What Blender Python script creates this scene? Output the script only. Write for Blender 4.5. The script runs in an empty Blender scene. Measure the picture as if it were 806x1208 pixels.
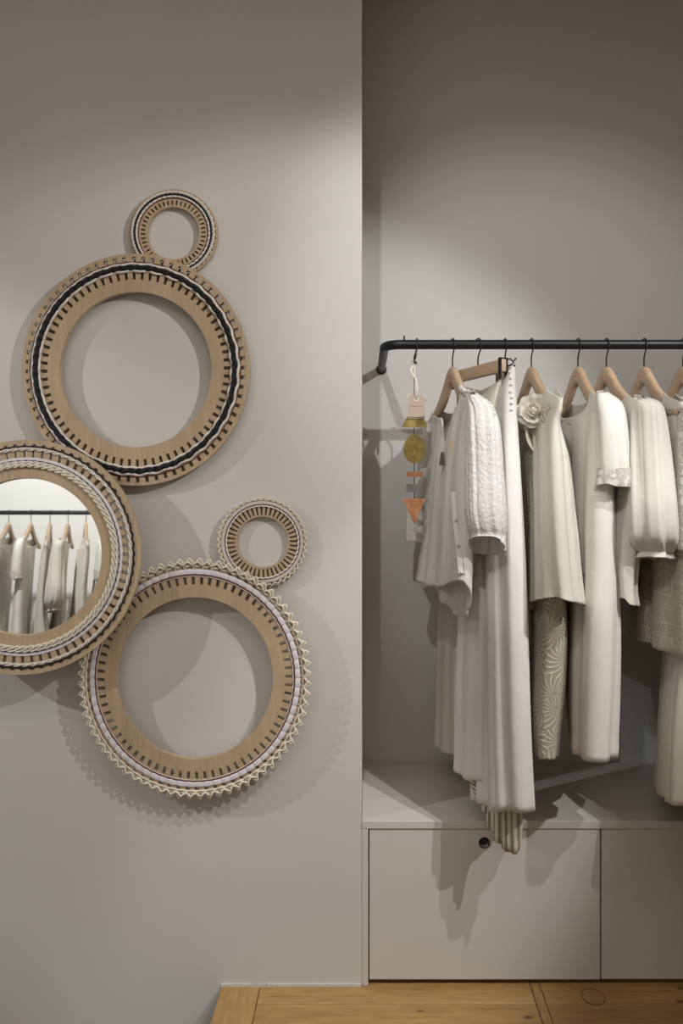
import bpy, bmesh, math, random
import numpy as np
from mathutils import Vector, Matrix
random.seed(7)
PI = math.pi
sc = bpy.context.scene
C = sc.collection

# ------------------------------------------------------------------ camera
# wall plane with the rings stands at Y = 1.86, niche back wall at Y = 2.26, upper floor at Z = 0
FPX, PX0, PY0, EYE = 818.0, 432.0, 572.0, 1.344
YW, YB = 1.86, 2.26
def X(px, Y): return (px-PX0)*Y/FPX
def Z(py, Y): return EYE-(py-PY0)*Y/FPX
def P(px, py, Y): return Vector((X(px, Y), Y, Z(py, Y)))

cam_d = bpy.data.cameras.new('camera')
cam = bpy.data.objects.new('camera', cam_d); C.objects.link(cam)
cam.location = (0, 0, EYE); cam.rotation_euler = (PI/2, 0, 0)
cam_d.sensor_fit = 'HORIZONTAL'; cam_d.sensor_width = 24.0
cam_d.lens = 24.0*FPX/806.0
cam_d.shift_x = -(PX0-403.0)/806.0
cam_d.shift_y = -(604.0-PY0)/806.0
cam_d.clip_start = 0.02
sc.camera = cam

# ------------------------------------------------------------------ light
sc.view_settings.view_transform = 'Standard'; sc.view_settings.look = 'None'
sc.view_settings.exposure = 0.0; sc.view_settings.gamma = 1.0
sc.view_settings.use_curve_mapping = False
w = bpy.data.worlds.new('world'); sc.world = w; w.use_nodes = True
w.node_tree.nodes['Background'].inputs[0].default_value = (0.9, 0.87, 0.82, 1)
w.node_tree.nodes['Background'].inputs[1].default_value = 0.05

def spot(name, loc, target, power, angle, blend, size, col=(1, .93, .84)):
    l = bpy.data.lights.new(name, 'SPOT'); l.energy = power; l.spot_size = math.radians(angle)
    l.spot_blend = blend; l.shadow_soft_size = size; l.color = col
    o = bpy.data.objects.new(name, l); C.objects.link(o); o.location = loc
    o.rotation_euler = (Vector(target)-Vector(loc)).to_track_quat('-Z', 'Y').to_euler()
    return o
WARM = (1, .995, .985)
spot('track_spot_right', (1.50, .30, 2.55), (-.30, 1.90, 1.10), 108, 54, .4, .012, WARM)
spot('track_spot_left', (-3.05, .38, 2.55), (-1.35, 1.86, 1.22), 105, 37, .5, .012, WARM)
spot('track_spot_centre', (-.30, -.10, 2.70), (.58, 2.2, 1.62), 66, 42, .75, .03, WARM)
spot('track_spot_garments', (1.10, .60, 2.80), (.22, 1.72, .85), 84, 27, .6, .015, WARM)
spot('track_spot_opposite', (-1.9, .75, 2.75), (-1.85, -.75, 1.30), 175, 64, .6, .05, WARM)
al = bpy.data.lights.new('ceiling_fill', 'AREA'); al.shape = 'RECTANGLE'; al.size = 2.4; al.size_y = 1.0  # soft fill added overhead to lift the general room level, no real fixture
al.energy = 18; al.color = (1, .90, .79)
ao = bpy.data.objects.new('ceiling_fill', al); C.objects.link(ao); ao.location = (0, .1, 2.97)

# ------------------------------------------------------------------ helpers
def smooth(me):
    me.polygons.foreach_set('use_smooth', [True]*len(me.polygons)); me.update()
def mesh_obj(name, verts, faces, mat, parent=None, sm=False, uvs=None):
    me = bpy.data.meshes.new(name)
    me.from_pydata([tuple(v) for v in verts], [], [tuple(f) for f in faces])
    if uvs is not None:
        ul = me.uv_layers.new(name='UVMap')
        li = np.empty(len(me.loops), dtype=np.int32); me.loops.foreach_get('vertex_index', li)
        ul.data.foreach_set('uv', np.asarray(uvs, dtype=np.float32)[li].ravel())
    if sm: smooth(me)
    me.materials.append(mat)
    o = bpy.data.objects.new(name, me); C.objects.link(o)
    if parent is not None: o.parent = parent
    return o
def bm_obj(name, bm, mat, parent=None, sm=False):
    me = bpy.data.meshes.new(name)
    bmesh.ops.recalc_face_normals(bm, faces=bm.faces)
    bm.to_mesh(me); bm.free()
    if sm: smooth(me)
    me.materials.append(mat)
    o = bpy.data.objects.new(name, me); C.objects.link(o)
    if parent is not None: o.parent = parent
    return o
def box_bm(x0, x1, y0, y1, z0, z1, bevel=0.0, seg=2, bm=None):
    own = bm is None
    b = bmesh.new() if (own or bevel) else bm
    vs = [b.verts.new((x, y, z)) for x in (x0, x1) for y in (y0, y1) for z in (z0, z1)]
    for f in ((0,1,3,2),(4,6,7,5),(0,4,5,1),(2,3,7,6),(0,2,6,4),(1,5,7,3)):
        b.faces.new([vs[i] for i in f])
    if bevel:
        bmesh.ops.bevel(b, geom=list(b.edges), offset=bevel, segments=seg, affect='EDGES', profile=.5)
    return b
def box(name, x0, x1, y0, y1, z0, z1, mat, parent=None, bevel=0.0, seg=2):
    return bm_obj(name, box_bm(x0, x1, y0, y1, z0, z1, bevel, seg), mat, parent)
def thing(name, label, cat, loc=(0,0,0), rotz=0, group=None):
    o = bpy.data.objects.new(name, None); C.objects.link(o); o.empty_display_size = .05
    o.location = loc; o.rotation_euler = (0, 0, rotz)
    return tag(o, label, cat, group)
def tag(o, label, cat, group=None):
    o['label'] = label; o['category'] = cat
    if group: o['group'] = group
    return o
def struct(o, label=None):
    o['kind'] = 'structure'
    if label: o['label'] = label
    return o
def tube_data(pts, rad, sides=6, closed=False, ref=(0, 1, 0), flat=1.0):
    """pts Nx3; rad scalar or N; returns verts, faces. flat scales the section along ref side."""
    p = np.asarray(pts, float); n = len(p)
    r = np.ones(n)*rad if np.isscalar(rad) else np.asarray(rad, float)
    if closed: t = np.roll(p, -1, 0)-np.roll(p, 1, 0)
    else:
        t = np.gradient(p, axis=0)
    t /= np.linalg.norm(t, axis=1)[:, None]+1e-12
    rf = np.tile(np.asarray(ref, float), (n, 1))
    bad = np.abs((t*rf).sum(1)) > .97
    a = np.cross(t, rf)
    if bad.any():
        rf2 = np.array((.0, .25, .97)) if abs(ref[1]) > .5 else np.array((0, 1., 0))
        a[bad] = np.cross(t[bad], rf2)
    a /= np.linalg.norm(a, axis=1)[:, None]+1e-12
    for i in range(1, n):
        if np.dot(a[i], a[i-1]) < 0: a[i] = -a[i]
    b = np.cross(a, t)
    th = np.arange(sides)*2*PI/sides
    v = p[:, None, :]+r[:, None, None]*(np.cos(th)[None, :, None]*a[:, None, :]+flat*np.sin(th)[None, :, None]*b[:, None, :])
    v = v.reshape(-1, 3); f = []
    m = n if closed else n-1
    for i in range(m):
        j = (i+1) % n
        for k in range(sides):
            l = (k+1) % sides
            f.append((i*sides+k, i*sides+l, j*sides+l, j*sides+k))
    if not closed:
        f.append(tuple(range(sides))[::-1]); f.append(tuple((n-1)*sides+k for k in range(sides)))
    return v, f
def join_data(parts):
    V, Fc, o = [], [], 0
    for v, f in parts:
        V.append(np.asarray(v)); Fc += [tuple(i+o for i in q) for q in f]; o += len(v)
    return np.concatenate(V), Fc
def tube(name, pts, rad, mat, parent=None, sides=8, closed=False, ref=(0, 1, 0), flat=1.0):
    v, f = tube_data(pts, rad, sides, closed, ref, flat)
    return mesh_obj(name, v, f, mat, parent, True)
def catmull(pts, n):
    p = np.asarray(pts, float); k = len(p)
    if k == 2:
        s = np.linspace(0, 1, n)[:, None]; return p[0]*(1-s)+p[1]*s
    e = np.vstack([2*p[0]-p[1], p, 2*p[-1]-p[-2]])
    out = []
    for s in np.linspace(0, k-1, n):
        i = min(int(s), k-2); u = s-i
        p0, p1, p2, p3 = e[i], e[i+1], e[i+2], e[i+3]
        out.append(.5*(2*p1+(p2-p0)*u+(2*p0-5*p1+4*p2-p3)*u*u+(3*p1-p0-3*p2+p3)*u**3))
    return np.array(out)

# ------------------------------------------------------------------ materials
def newmat(name):
    m = bpy.data.materials.new(name); m.use_nodes = True
    nt = m.node_tree; b = nt.nodes['Principled BSDF']
    return m, nt, b
def N(nt, t, **kw):
    n = nt.nodes.new(t)
    for k, v in kw.items(): setattr(n, k, v)
    return n
def L(nt, a, b): nt.links.new(a, b)
def coords(nt, kind='Object', scale=(1, 1, 1), rot=(0, 0, 0)):
    tc = N(nt, 'ShaderNodeTexCoord'); mp = N(nt, 'ShaderNodeMapping')
    mp.inputs['Scale'].default_value = scale; mp.inputs['Rotation'].default_value = rot
    L(nt, tc.outputs[kind], mp.inputs['Vector']); return mp.outputs['Vector']
def noise(nt, vec, scale, detail=3, rough=.5):
    n = N(nt, 'ShaderNodeTexNoise'); n.inputs['Scale'].default_value = scale
    n.inputs['Detail'].default_value = detail; n.inputs['Roughness'].default_value = rough
    if vec is not None: L(nt, vec, n.inputs['Vector'])
    return n.outputs['Fac']
def ramp(nt, fac, stops):
    r = N(nt, 'ShaderNodeValToRGB'); e = r.color_ramp.elements
    while len(e) < len(stops): e.new(.5)
    for i, (p, c) in enumerate(stops):
        e[i].position = p; e[i].color = (c[0], c[1], c[2], 1) if not np.isscalar(c) else (c, c, c, 1)
    L(nt, fac, r.inputs['Fac']); return r.outputs['Color']
def math_n(nt, op, a, b=None, clamp=False):
    n = N(nt, 'ShaderNodeMath', operation=op); n.use_clamp = clamp
    for i, v in enumerate((a, b)):
        if v is None: continue
        if isinstance(v, (int, float)): n.inputs[i].default_value = v
        else: L(nt, v, n.inputs[i])
    return n.outputs[0]
def bump(nt, b, h, strength=.3, dist=.002, prev=None):
    n = N(nt, 'ShaderNodeBump'); n.inputs['Strength'].default_value = strength
    n.inputs['Distance'].default_value = dist; L(nt, h, n.inputs['Height'])
    if prev is not None: L(nt, prev, n.inputs['Normal'])
    if b is not None: L(nt, n.outputs['Normal'], b.inputs['Normal'])
    return n.outputs['Normal']
def plain(name, col, rough=.5, metal=0, nscale=0, nstr=.1):
    m, nt, b = newmat(name)
    b.inputs['Base Color'].default_value = (*col, 1); b.inputs['Roughness'].default_value = rough
    b.inputs['Metallic'].default_value = metal
    if nscale:
        v = coords(nt); bump(nt, b, noise(nt, v, nscale, 4), nstr, .001)
    return m
def paint(name, col, var=.03, rough=.75):
    m, nt, b = newmat(name); v = coords(nt)
    n1 = noise(nt, v, 1.7, 4, .6)
    c = ramp(nt, n1, [(.3, [x*(1-var) for x in col]), (.7, [x*(1+var) for x in col])])
    L(nt, c, b.inputs['Base Color']); b.inputs['Roughness'].default_value = rough
    b.inputs['Specular IOR Level'].default_value = .25
    bump(nt, b, noise(nt, v, 260, 3), .06, .001)
    return m
M_wall = paint('wall_paint', (.60, .59, .57))
M_niche = paint('niche_paint', (.59, .578, .556))
M_white = paint('opposite_white_paint', (.85, .85, .83))
M_ceil = paint('ceiling_paint', (.55, .53, .50))
M_cab = paint('cabinet_lacquer', (.61, .58, .55), .015, .5)
M_caulk, nt, b = newmat('skirting_caulk'); v = coords(nt, scale=(14, 14, 60))
L(nt, ramp(nt, noise(nt, v, 1.5, 6, .7), [(.3, (.25, .24, .22)), (.42, (.58, .56, .53)), (.8, (.66, .64, .6))]), b.inputs['Base Color'])
b.inputs['Roughness'].default_value = .8

def wood(name, dark, light, scale=(1, 1, 1), grain=60, rough=.5, knots=False, bstr=.15, per_obj=0):
    m, nt, b = newmat(name); v = coords(nt, scale=scale)
    if per_obj:
        oi = N(nt, 'ShaderNodeObjectInfo'); cx = N(nt, 'ShaderNodeCombineXYZ')
        L(nt, math_n(nt, 'MULTIPLY', oi.outputs['Random'], 37.0), cx.inputs[0])
        L(nt, math_n(nt, 'MULTIPLY', oi.outputs['Random'], 11.0), cx.inputs[1])
        va = N(nt, 'ShaderNodeVectorMath', operation='ADD'); L(nt, v, va.inputs[0]); L(nt, cx.outputs[0], va.inputs[1])
        v = va.outputs[0]
    fine = noise(nt, v, grain, 6, .65); big = noise(nt, v, grain*.12, 4, .6)
    mix = math_n(nt, 'ADD', math_n(nt, 'MULTIPLY', fine, .55), math_n(nt, 'MULTIPLY', big, .45))
    c = ramp(nt, mix, [(.32, dark), (.5, [(a+b_)/2 for a, b_ in zip(dark, light)]), (.68, light)])
    if knots:
        tc = N(nt, 'ShaderNodeTexCoord'); mp = N(nt, 'ShaderNodeMapping'); mp.inputs['Scale'].default_value = (4.5, 11, 1)
        L(nt, tc.outputs['Object'], mp.inputs['Vector'])
        vo = N(nt, 'ShaderNodeTexVoronoi'); vo.inputs['Scale'].default_value = 1.35; L(nt, mp.outputs[0], vo.inputs['Vector'])
        k = ramp(nt, vo.outputs['Distance'], [(.0, 1.0), (.045, .85), (.11, 0.0)])
        mx = N(nt, 'ShaderNodeMixRGB'); L(nt, k, mx.inputs[0]); L(nt, c, mx.inputs[1]); mx.inputs[2].default_value = (.09, .04, .015, 1)
        c = mx.outputs[0]
    if per_obj:
        hs = N(nt, 'ShaderNodeHueSaturation'); L(nt, c, hs.inputs['Color'])
        L(nt, math_n(nt, 'ADD', math_n(nt, 'MULTIPLY', oi.outputs['Random'], per_obj), 1-per_obj/2), hs.inputs['Value'])
        c = hs.outputs[0]
    L(nt, c, b.inputs['Base Color']); b.inputs['Roughness'].default_value = rough
    bump(nt, b, fine, bstr, .0006)
    return m
M_ring = wood('ring_oak', (.36, .26, .155), (.56, .425, .28), (1, 1, .055), 160, .55)
M_hang = wood('hanger_beech', (.42, .285, .18), (.58, .43, .30), (.15, 1, 1), 90, .42, per_obj=.12)
M_floor = wood('floor_oak', (.27, .145, .048), (.52, .33, .13), (1, 9, 1), 11, .38, True, .2, per_obj=.2)
M_floorB = wood('border_oak', (.27, .145, .048), (.50, .32, .13), (9, 1, 1), 11, .38, False, .2, per_obj=.2)
M_low = plain('lower_floor_screed', (.42, .40, .37), .7, 0, 30)
M_seam = plain('dark_joint', (.03, .02, .015), .9)
M_black = plain('black_powder_coat', (.012, .012, .012), .42, .2, 400, .05)
M_blackp = plain('black_plastic', (.015, .015, .016), .4)
M_hole = plain('finger_hole_ring', (.01, .01, .01), .3, .4)
M_inside = plain('cabinet_inside', (.10, .09, .08), .9)
M_steel = plain('steel_wire', (.35, .34, .32), .3, 1)
M_mark = plain('burnt_mark', (.20, .10, .045), .7)
M_mirror = plain('mirror_glass', (.97, .98, .96), .02, 1)
M_bulb = plain('spot_housing', (.02, .02, .02), .5)

def cord_mat(name, col, sc_=900):
    m, nt, b = newmat(name); v = coords(nt)
    n = noise(nt, v, sc_, 2)
    L(nt, ramp(nt, n, [(.3, [c*.72 for c in col]), (.65, col)]), b.inputs['Base Color'])
    b.inputs['Roughness'].default_value = .8; bump(nt, b, n, .4, .0005)
    return m
K_white = cord_mat('white_cord', (.84, .80, .74))
K_cream = cord_mat('cream_cord', (.84, .77, .62))
K_black = cord_mat('black_cord', (.012, .013, .016))
K_lav = cord_mat('lavender_white_tape', (.80, .77, .82))
K_red = cord_mat('oxblood_thread', (.16, .035, .025))
K_rose = cord_mat('pale_pink_braid', (.76, .67, .63))

def fabric(name, col, kind='plain', trans=.3, rough=.8, var=.05, alpha=None, sheen=.2):
    m, nt, b = newmat(name); uv = coords(nt, 'UV')
    b.inputs['Roughness'].default_value = rough; b.inputs['Sheen Weight'].default_value = sheen
    b.inputs['Specular IOR Level'].default_value = .2
    ob = coords(nt)
    big = noise(nt, ob, 7, 3); wr = noise(nt, ob, 28, 3, .6)
    base = ramp(nt, big, [(.3, [c*(1-var) for c in col]), (.7, [min(1, c*(1+var)) for c in col])])
    nr = bump(nt, None, wr, .35, .006)
    a_out = None
    if kind == 'plain':
        bump(nt, b, noise(nt, uv, 900, 2), .15, .0004, nr)
    elif kind == 'satin':
        b.inputs['Roughness'].default_value = .45; b.inputs['Specular IOR Level'].default_value = .4
        nr = bump(nt, b, wr, .25, .005)
    elif kind == 'gauze':       # embroidered crinkled gauze
        mp = coords(nt, 'UV', (1, .22, 1)); cr = noise(nt, mp, 260, 3, .6)
        vo = N(nt, 'ShaderNodeTexVoronoi'); vo.inputs['Scale'].default_value = 120; L(nt, uv, vo.inputs['Vector'])
        h = math_n(nt, 'ADD', cr, math_n(nt, 'MULTIPLY', vo.outputs['Distance'], .8))
        bump(nt, b, h, .7, .003, nr)
    elif kind == 'lace':
        vo = N(nt, 'ShaderNodeTexVoronoi', feature='DISTANCE_TO_EDGE'); vo.inputs['Scale'].default_value = 190; L(nt, uv, vo.inputs['Vector'])
        v2 = N(nt, 'ShaderNodeTexVoronoi'); v2.inputs['Scale'].default_value = 42; L(nt, uv, v2.inputs['Vector'])
        net = ramp(nt, vo.outputs['Distance'], [(.05, 1.0), (.12, 0.0)])
        fl = ramp(nt, v2.outputs['Distance'], [(.32, 1.0), (.42, 0.0)])
        a_out = math_n(nt, 'MAXIMUM', math_n(nt, 'MAXIMUM', net, fl), .55)
        bump(nt, b, math_n(nt, 'MAXIMUM', net, fl), .8, .002, nr)
    elif kind == 'tulle':
        mp = coords(nt, 'UV', (1, 1, 1), (0, 0, PI/4))
        vo = N(nt, 'ShaderNodeTexVoronoi', feature='DISTANCE_TO_EDGE'); vo.inputs['Scale'].default_value = 360
        vo.inputs['Randomness'].default_value = .05; L(nt, mp, vo.inputs['Vector'])
        net = ramp(nt, vo.outputs['Distance'], [(.14, 1.0), (.24, 0.0)])
        a_out = math_n(nt, 'MAXIMUM', net, .68)
        bump(nt, b, net, .3, .0006, nr)
    elif kind == 'bead':        # rows of beads fanning out in arcs
        vo = N(nt, 'ShaderNodeTexVoronoi'); vo.inputs['Scale'].default_value = 15; vo.inputs['Randomness'].default_value = .6
        L(nt, uv, vo.inputs['Vector'])
        sub = N(nt, 'ShaderNodeVectorMath', operation='SUBTRACT'); L(nt, uv, sub.inputs[0]); L(nt, vo.outputs['Position'], sub.inputs[1])
        sp = N(nt, 'ShaderNodeSeparateXYZ')
        sc13 = N(nt, 'ShaderNodeVectorMath', operation='SCALE'); sc13.inputs['Scale'].default_value = 13; L(nt, uv, sc13.inputs[0])
        sub2 = N(nt, 'ShaderNodeVectorMath', operation='SUBTRACT'); L(nt, sc13.outputs[0], sub2.inputs[0]); L(nt, vo.outputs['Position'], sub2.inputs[1])
        L(nt, sub.outputs[0], sp.inputs[0])
        ang = math_n(nt, 'ARCTAN2', sp.outputs[1], sp.outputs[0])
        swirl = math_n(nt, 'ADD', math_n(nt, 'MULTIPLY', ang, 17.0), math_n(nt, 'MULTIPLY', vo.outputs['Distance'], 16.0))
        rays = ramp(nt, math_n(nt, 'SINE', swirl), [(.35, 0.0), (.75, 1.0)])
        dots = ramp(nt, math_n(nt, 'SINE', math_n(nt, 'MULTIPLY', vo.outputs['Distance'], 110.0)), [(.0, .35), (.6, 1.0)])
        h = math_n(nt, 'MULTIPLY', rays, dots)
        mx = N(nt, 'ShaderNodeMixRGB'); L(nt, h, mx.inputs[0]); mx.inputs[1].default_value = (*[c*.58 for c in col], 1)
        mx.inputs[2].default_value = (*[min(1, c*1.55) for c in col], 1); base = mx.outputs[0]
        bump(nt, b, h, .9, .002)
    elif kind == 'crochet':
        br = N(nt, 'ShaderNodeTexBrick'); br.inputs['Scale'].default_value = 26; br.offset = .5
        br.inputs['Mortar Size'].default_value = .06; br.inputs['Brick Width'].default_value = .9; br.inputs['Row Height'].default_value = .9
        L(nt, uv, br.inputs['Vector'])
        vo = N(nt, 'ShaderNodeTexVoronoi'); vo.inputs['Scale'].default_value = 260; L(nt, uv, vo.inputs['Vector'])
        wv = N(nt, 'ShaderNodeTexWave'); wv.inputs['Scale'].default_value = 60; wv.inputs['Distortion'].default_value = 6; L(nt, uv, wv.inputs['Vector'])
        h = math_n(nt, 'ADD', math_n(nt, 'MULTIPLY', vo.outputs['Distance'], .9), math_n(nt, 'MULTIPLY', br.outputs['Fac'], .6))
        h = math_n(nt, 'ADD', h, math_n(nt, 'MULTIPLY', wv.outputs['Fac'], .35))
        base = ramp(nt, h, [(.25, [c*.66 for c in col]), (.9, [min(1, c*1.12) for c in col])])
        bump(nt, b, h, .9, .003)
    elif kind == 'stripe':
        mp = coords(nt, 'UV', (1, 0, 0)); sp = N(nt, 'ShaderNodeSeparateXYZ'); L(nt, mp, sp.inputs[0])
        s = math_n(nt, 'SINE', math_n(nt, 'MULTIPLY', sp.outputs[0], 2*PI/.016))
        s2 = math_n(nt, 'SINE', math_n(nt, 'MULTIPLY', sp.outputs[0], 2*PI/.0052))
        q = math_n(nt, 'ADD', math_n(nt, 'MULTIPLY', s, .7), math_n(nt, 'MULTIPLY', s2, .3))
        base = ramp(nt, math_n(nt, 'ADD', math_n(nt, 'MULTIPLY', q, .5), .5), [(.3, (.30, .245, .15)), (.45, (.62, .56, .42)), (.62, (.80, .77, .68))])
        bump(nt, b, s2, .2, .0006)
    elif kind == 'rib':
        mp = coords(nt, 'UV', (1, 0, 0)); sp = N(nt, 'ShaderNodeSeparateXYZ'); L(nt, mp, sp.inputs[0])
        s = math_n(nt, 'SINE', math_n(nt, 'MULTIPLY', sp.outputs[0], 2*PI/.005))
        bump(nt, b, s, .4, .001, nr)
    L(nt, base, b.inputs['Base Color'])
    out = nt.nodes['Material Output']; tr = N(nt, 'ShaderNodeBsdfTranslucent'); L(nt, base, tr.inputs['Color'])
    mx = N(nt, 'ShaderNodeMixShader'); mx.inputs[0].default_value = trans
    L(nt, b.outputs[0], mx.inputs[1]); L(nt, tr.outputs[0], mx.inputs[2]); last = mx.outputs[0]
    if a_out is not None:
        tp = N(nt, 'ShaderNodeBsdfTransparent'); m2 = N(nt, 'ShaderNodeMixShader')
        L(nt, a_out, m2.inputs[0]); L(nt, tp.outputs[0], m2.inputs[1]); L(nt, last, m2.inputs[2]); last = m2.outputs[0]
    L(nt, last, out.inputs['Surface'])
    return m
W = (.82, .80, .77)
F_gauze = fabric('embroidered_gauze', (.84, .82, .79), 'gauze')
F_cotton = fabric('white_cotton', (.83, .81, .77), 'plain')
F_warm = fabric('warm_white_crepe', (.80, .76, .69), 'plain', .25)
F_crepe = fabric('white_crepe', (.86, .845, .82), 'plain', .25)
F_satin = fabric('ivory_satin', (.84, .82, .76), 'satin', .2)
F_voile = fabric('ivory_voile', (.85, .83, .77), 'plain', .4)
F_lace = fabric('white_lace', (.84, .82, .77), 'lace')
F_tulle = fabric('ivory_tulle', (.84, .82, .74), 'tulle', .35)
F_bead = fabric('beaded_champagne_cloth', (.66, .59, .46), 'bead', .1)
F_croch = fabric('oatmeal_crochet', (.60, .54, .45), 'crochet', .15)
F_stripe = fabric('striped_linen', (.7, .65, .5), 'stripe', .2)
F_rib = fabric('cream_knit', (.80, .76, .69), 'rib', .2)
F_petal = fabric('ivory_organza', (.86, .82, .74), 'plain', .45)
F_fringe = fabric('straw_fringe', (.66, .57, .40), 'plain', .2)

# ------------------------------------------------------------------ room
ZC_, XL, XR, YBK, ZLOW = 3.0, -3.7, 3.3, -.95, -.19
XE = X(427, YW)                       # right edge of the ring wall
wl = struct(box('wall_left', XL, XE, YW, YB+.12, ZLOW, ZC_, M_wall), 'greige painted wall carrying the woven rings')
struct(box('wall_back', XE, XR, YB, YB+.12, 0, ZC_, M_niche), 'greige back wall of the clothes niche')
struct(box('wall_right', XR, XR+.1, YBK, YB+.12, ZLOW, ZC_, M_niche))
struct(box('wall_far_left', XL-.1, XL, YBK, YB+.12, ZLOW, ZC_, M_wall))
struct(box('wall_opposite', XL-.1, XR+.1, YBK-.1, YBK, ZLOW, ZC_, M_white), 'bright white wall seen in the mirror')
struct(box('ceiling', XL-.1, XR+.1, YBK-.1, YB+.12, ZC_, ZC_+.1, M_ceil))
XP = X(261, YW)                       # left edge of the raised floor
fl = struct(box('floor', XP+.004, XR, YBK, YB, -.10, -.020, M_seam), 'raised oak board floor')
struct(box('floor_lower', XL, XR, YBK, YW, ZLOW-.05, ZLOW, M_low))
struct(box('trim_1', XP+.01, X(308, YW)-.004, YBK, YW-.002, ZLOW, -.10, M_floorB))
# boards, each one of its own
def board(x0, x1, y0, y1, mat):
    box('board', x0+.0009, x1-.0009, y0+.0009, y1-.0009, -.020, 0, mat, fl, .0013, 1)
xa, xb, xc = X(307, YW), X(626, YW), X(637.5, YW)
board(XP, xa, .90, YW, M_floorB); board(XP, xa, YBK, .90, M_floorB)
board(xb, xc, YBK, 2.0, M_floorB)
ys = [2.0, 1.796]
while ys[-1] > YBK: ys.append(max(YBK, ys[-1]-.15))
for i in range(len(ys)-1):
    cut = [xa+.2+.37*((i*7) % 3), xb] if i > 1 else [xb]
    x0 = xa
    for q in cut: board(x0, q, ys[i+1], ys[i] if i else 2.0, M_floor); x0 = q
    cut = [xc+1.1+.5*((i*5) % 3), XR]; x0 = xc
    for q in cut: board(x0, q, ys[i+1]+.003, (ys[i]+.003) if i else 2.0, M_floor); x0 = q
box('joint_strip', xa, XR, YBK, 2.0, -.0195, -.006, M_seam, fl)
struct(box('trim_2', XP, XE-.001, YW-.004, YW, -.004, .0075, M_caulk), 'scuffed white filler strip where wall meets floor')

# round outlet cover set flush into the floor board
a = np.linspace(0, 2*PI, 49)[:-1]; c0 = P(701, 1179, 1.0); cy = 1.344*FPX/(1176-PY0); cx = X(700, cy)
fo = thing('floor_outlet_cover', 'round wooden cover set flush in the floor before the right cabinet door', 'floor cover', (cx, cy, 0))
bm = bmesh.new(); bmesh.ops.create_cone(bm, segments=48, cap_ends=True, radius1=.0285, radius2=.0285, depth=.004)
bm_obj('lid', bm, M_floor, fo).location.z = -.0014
tube('rim', [(.0297*math.cos(t), .0297*math.sin(t), .0002) for t in a], .0008, M_seam, fo, 5, True, (0, 0, 1))

# ------------------------------------------------------------------ cabinet under the rail
ZT = Z(968, YW)                       # top slab front edge
th = .021
XCR = XR-.02
st = box('countertop', XE+.0005, XCR, YW-.003, YB-.0005, ZT-th, ZT, M_cab, None, .0015)
tag(st, 'long greige ledge running the width of the niche on top of the cupboards', 'ledge')
cab = thing('cupboard', 'low greige built-in cupboard with two flat doors, left of the ledge', 'cupboard', (XE, YW, 0))
def inl(name, x0, x1, y0, y1, z0, z1, mat, bev=.0008):
    return box(name, x0-XE, x1-XE, y0-YW, y1-YW, z0, z1, mat, cab, bev, 1)
inl('side_panel', XE+.0005, X(434.5, YW), YW-.002, YB-.01, .0015, ZT-th-.0008, M_cab)
zd0, zd1 = Z(1155.5, YW), Z(974, YW)
inl('carcass', X(434.5, YW)+.001, X(985, YW), YW+.026, YB-.01, .03, ZT-th-.001, M_inside)
inl('plinth', X(434.5, YW)+.001, X(985, YW), YW+.07, YW+.085, .0015, .03, M_inside)
def door(x0, x1, hole=None):
    t0, t1 = 0, .019
    if hole is None:
        d = inl('door', x0, x1, YW+.001, YW+.020, zd0, zd1, M_cab, .001); return d
    hx, hz, r = hole
    cs = [(x0, zd0), (x1, zd0), (x1, zd1), (x0, zd1)]
    angs = sorted([math.atan2(z-hz, x-hx) for x, z in cs]+[-PI+.0001+k*2*PI/40 for k in range(40)])
    inner, outer = [], []
    for t in angs:
        c, s = math.cos(t), math.sin(t)
        k = min([((x1 if c > 0 else x0)-hx)/c if abs(c) > 1e-9 else 9, ((zd1 if s > 0 else zd0)-hz)/s if abs(s) > 1e-9 else 9])
        inner.append((hx+r*c, hz+r*s)); outer.append((hx+k*c, hz+k*s))
    n = len(angs); V = []
    for y in (.001, .020):
        V += [(x-XE, y, z) for x, z in inner]+[(x-XE, y, z) for x, z in outer]
    Fc = []
    for i in range(n):
        j = (i+1) % n
        Fc += [(i, n+i, n+j, j), (2*n+i, 2*n+j, 3*n+j, 3*n+i), (i, j, 2*n+j, 2*n+i), (n+i, 3*n+i, 3*n+j, n+j)]
    d = mesh_obj('door', V, Fc, M_cab, cab)
    tt = np.linspace(0, 2*PI, 33)[:-1]
    tube('finger_hole', [(hx-XE+(r-.001)*math.cos(q), .0012, hz+(r-.001)*math.sin(q)) for q in tt], .0016, M_hole, d, 6, True)
    return d
door(X(436, YW), X(708, YW), (X(571.5, YW), Z(994.5, YW), .0145))
door(X(710, YW), X(984, YW))

# ------------------------------------------------------------------ clothes rail
ZR = Z(406.5, YW); RR = .0127
rail = thing('clothes_rail', 'black steel clothes rail bent back into the niche wall', 'clothes rail', (X(454, YW), YB, ZR))
ox = X(454, YW); xend = 1.75; rb = .045
pts = [(0, -.001, 0), (0, -.15, 0), (0, YW-YB+rb, 0)]
for t in np.linspace(0, PI/2, 12)[1:]: pts.append((rb-rb*math.cos(t), YW-YB+rb-rb*math.sin(t), 0))
for q in np.linspace(rb+.1, xend-ox-rb, 14): pts.append((q, YW-YB, 0))
for t in np.linspace(0, PI/2, 12)[1:]: pts.append((xend-ox-rb+rb*math.sin(t), YW-YB+rb-rb*math.cos(t), 0))
pts.append((xend-ox, -.001, 0))
tube('rail_tube', pts, RR, M_black, rail, 20, ref=(0, 0, 1))
for q in (0, xend-ox):
    bm = bmesh.new(); bmesh.ops.create_cone(bm, segments=24, cap_ends=True, radius1=.017, radius2=.017, depth=.004,
        matrix=Matrix.Translation((q, -.0022, 0)) @ Matrix.Rotation(PI/2, 4, 'X'))
    bm_obj('wall_flange', bm, M_black, rail)
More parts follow.
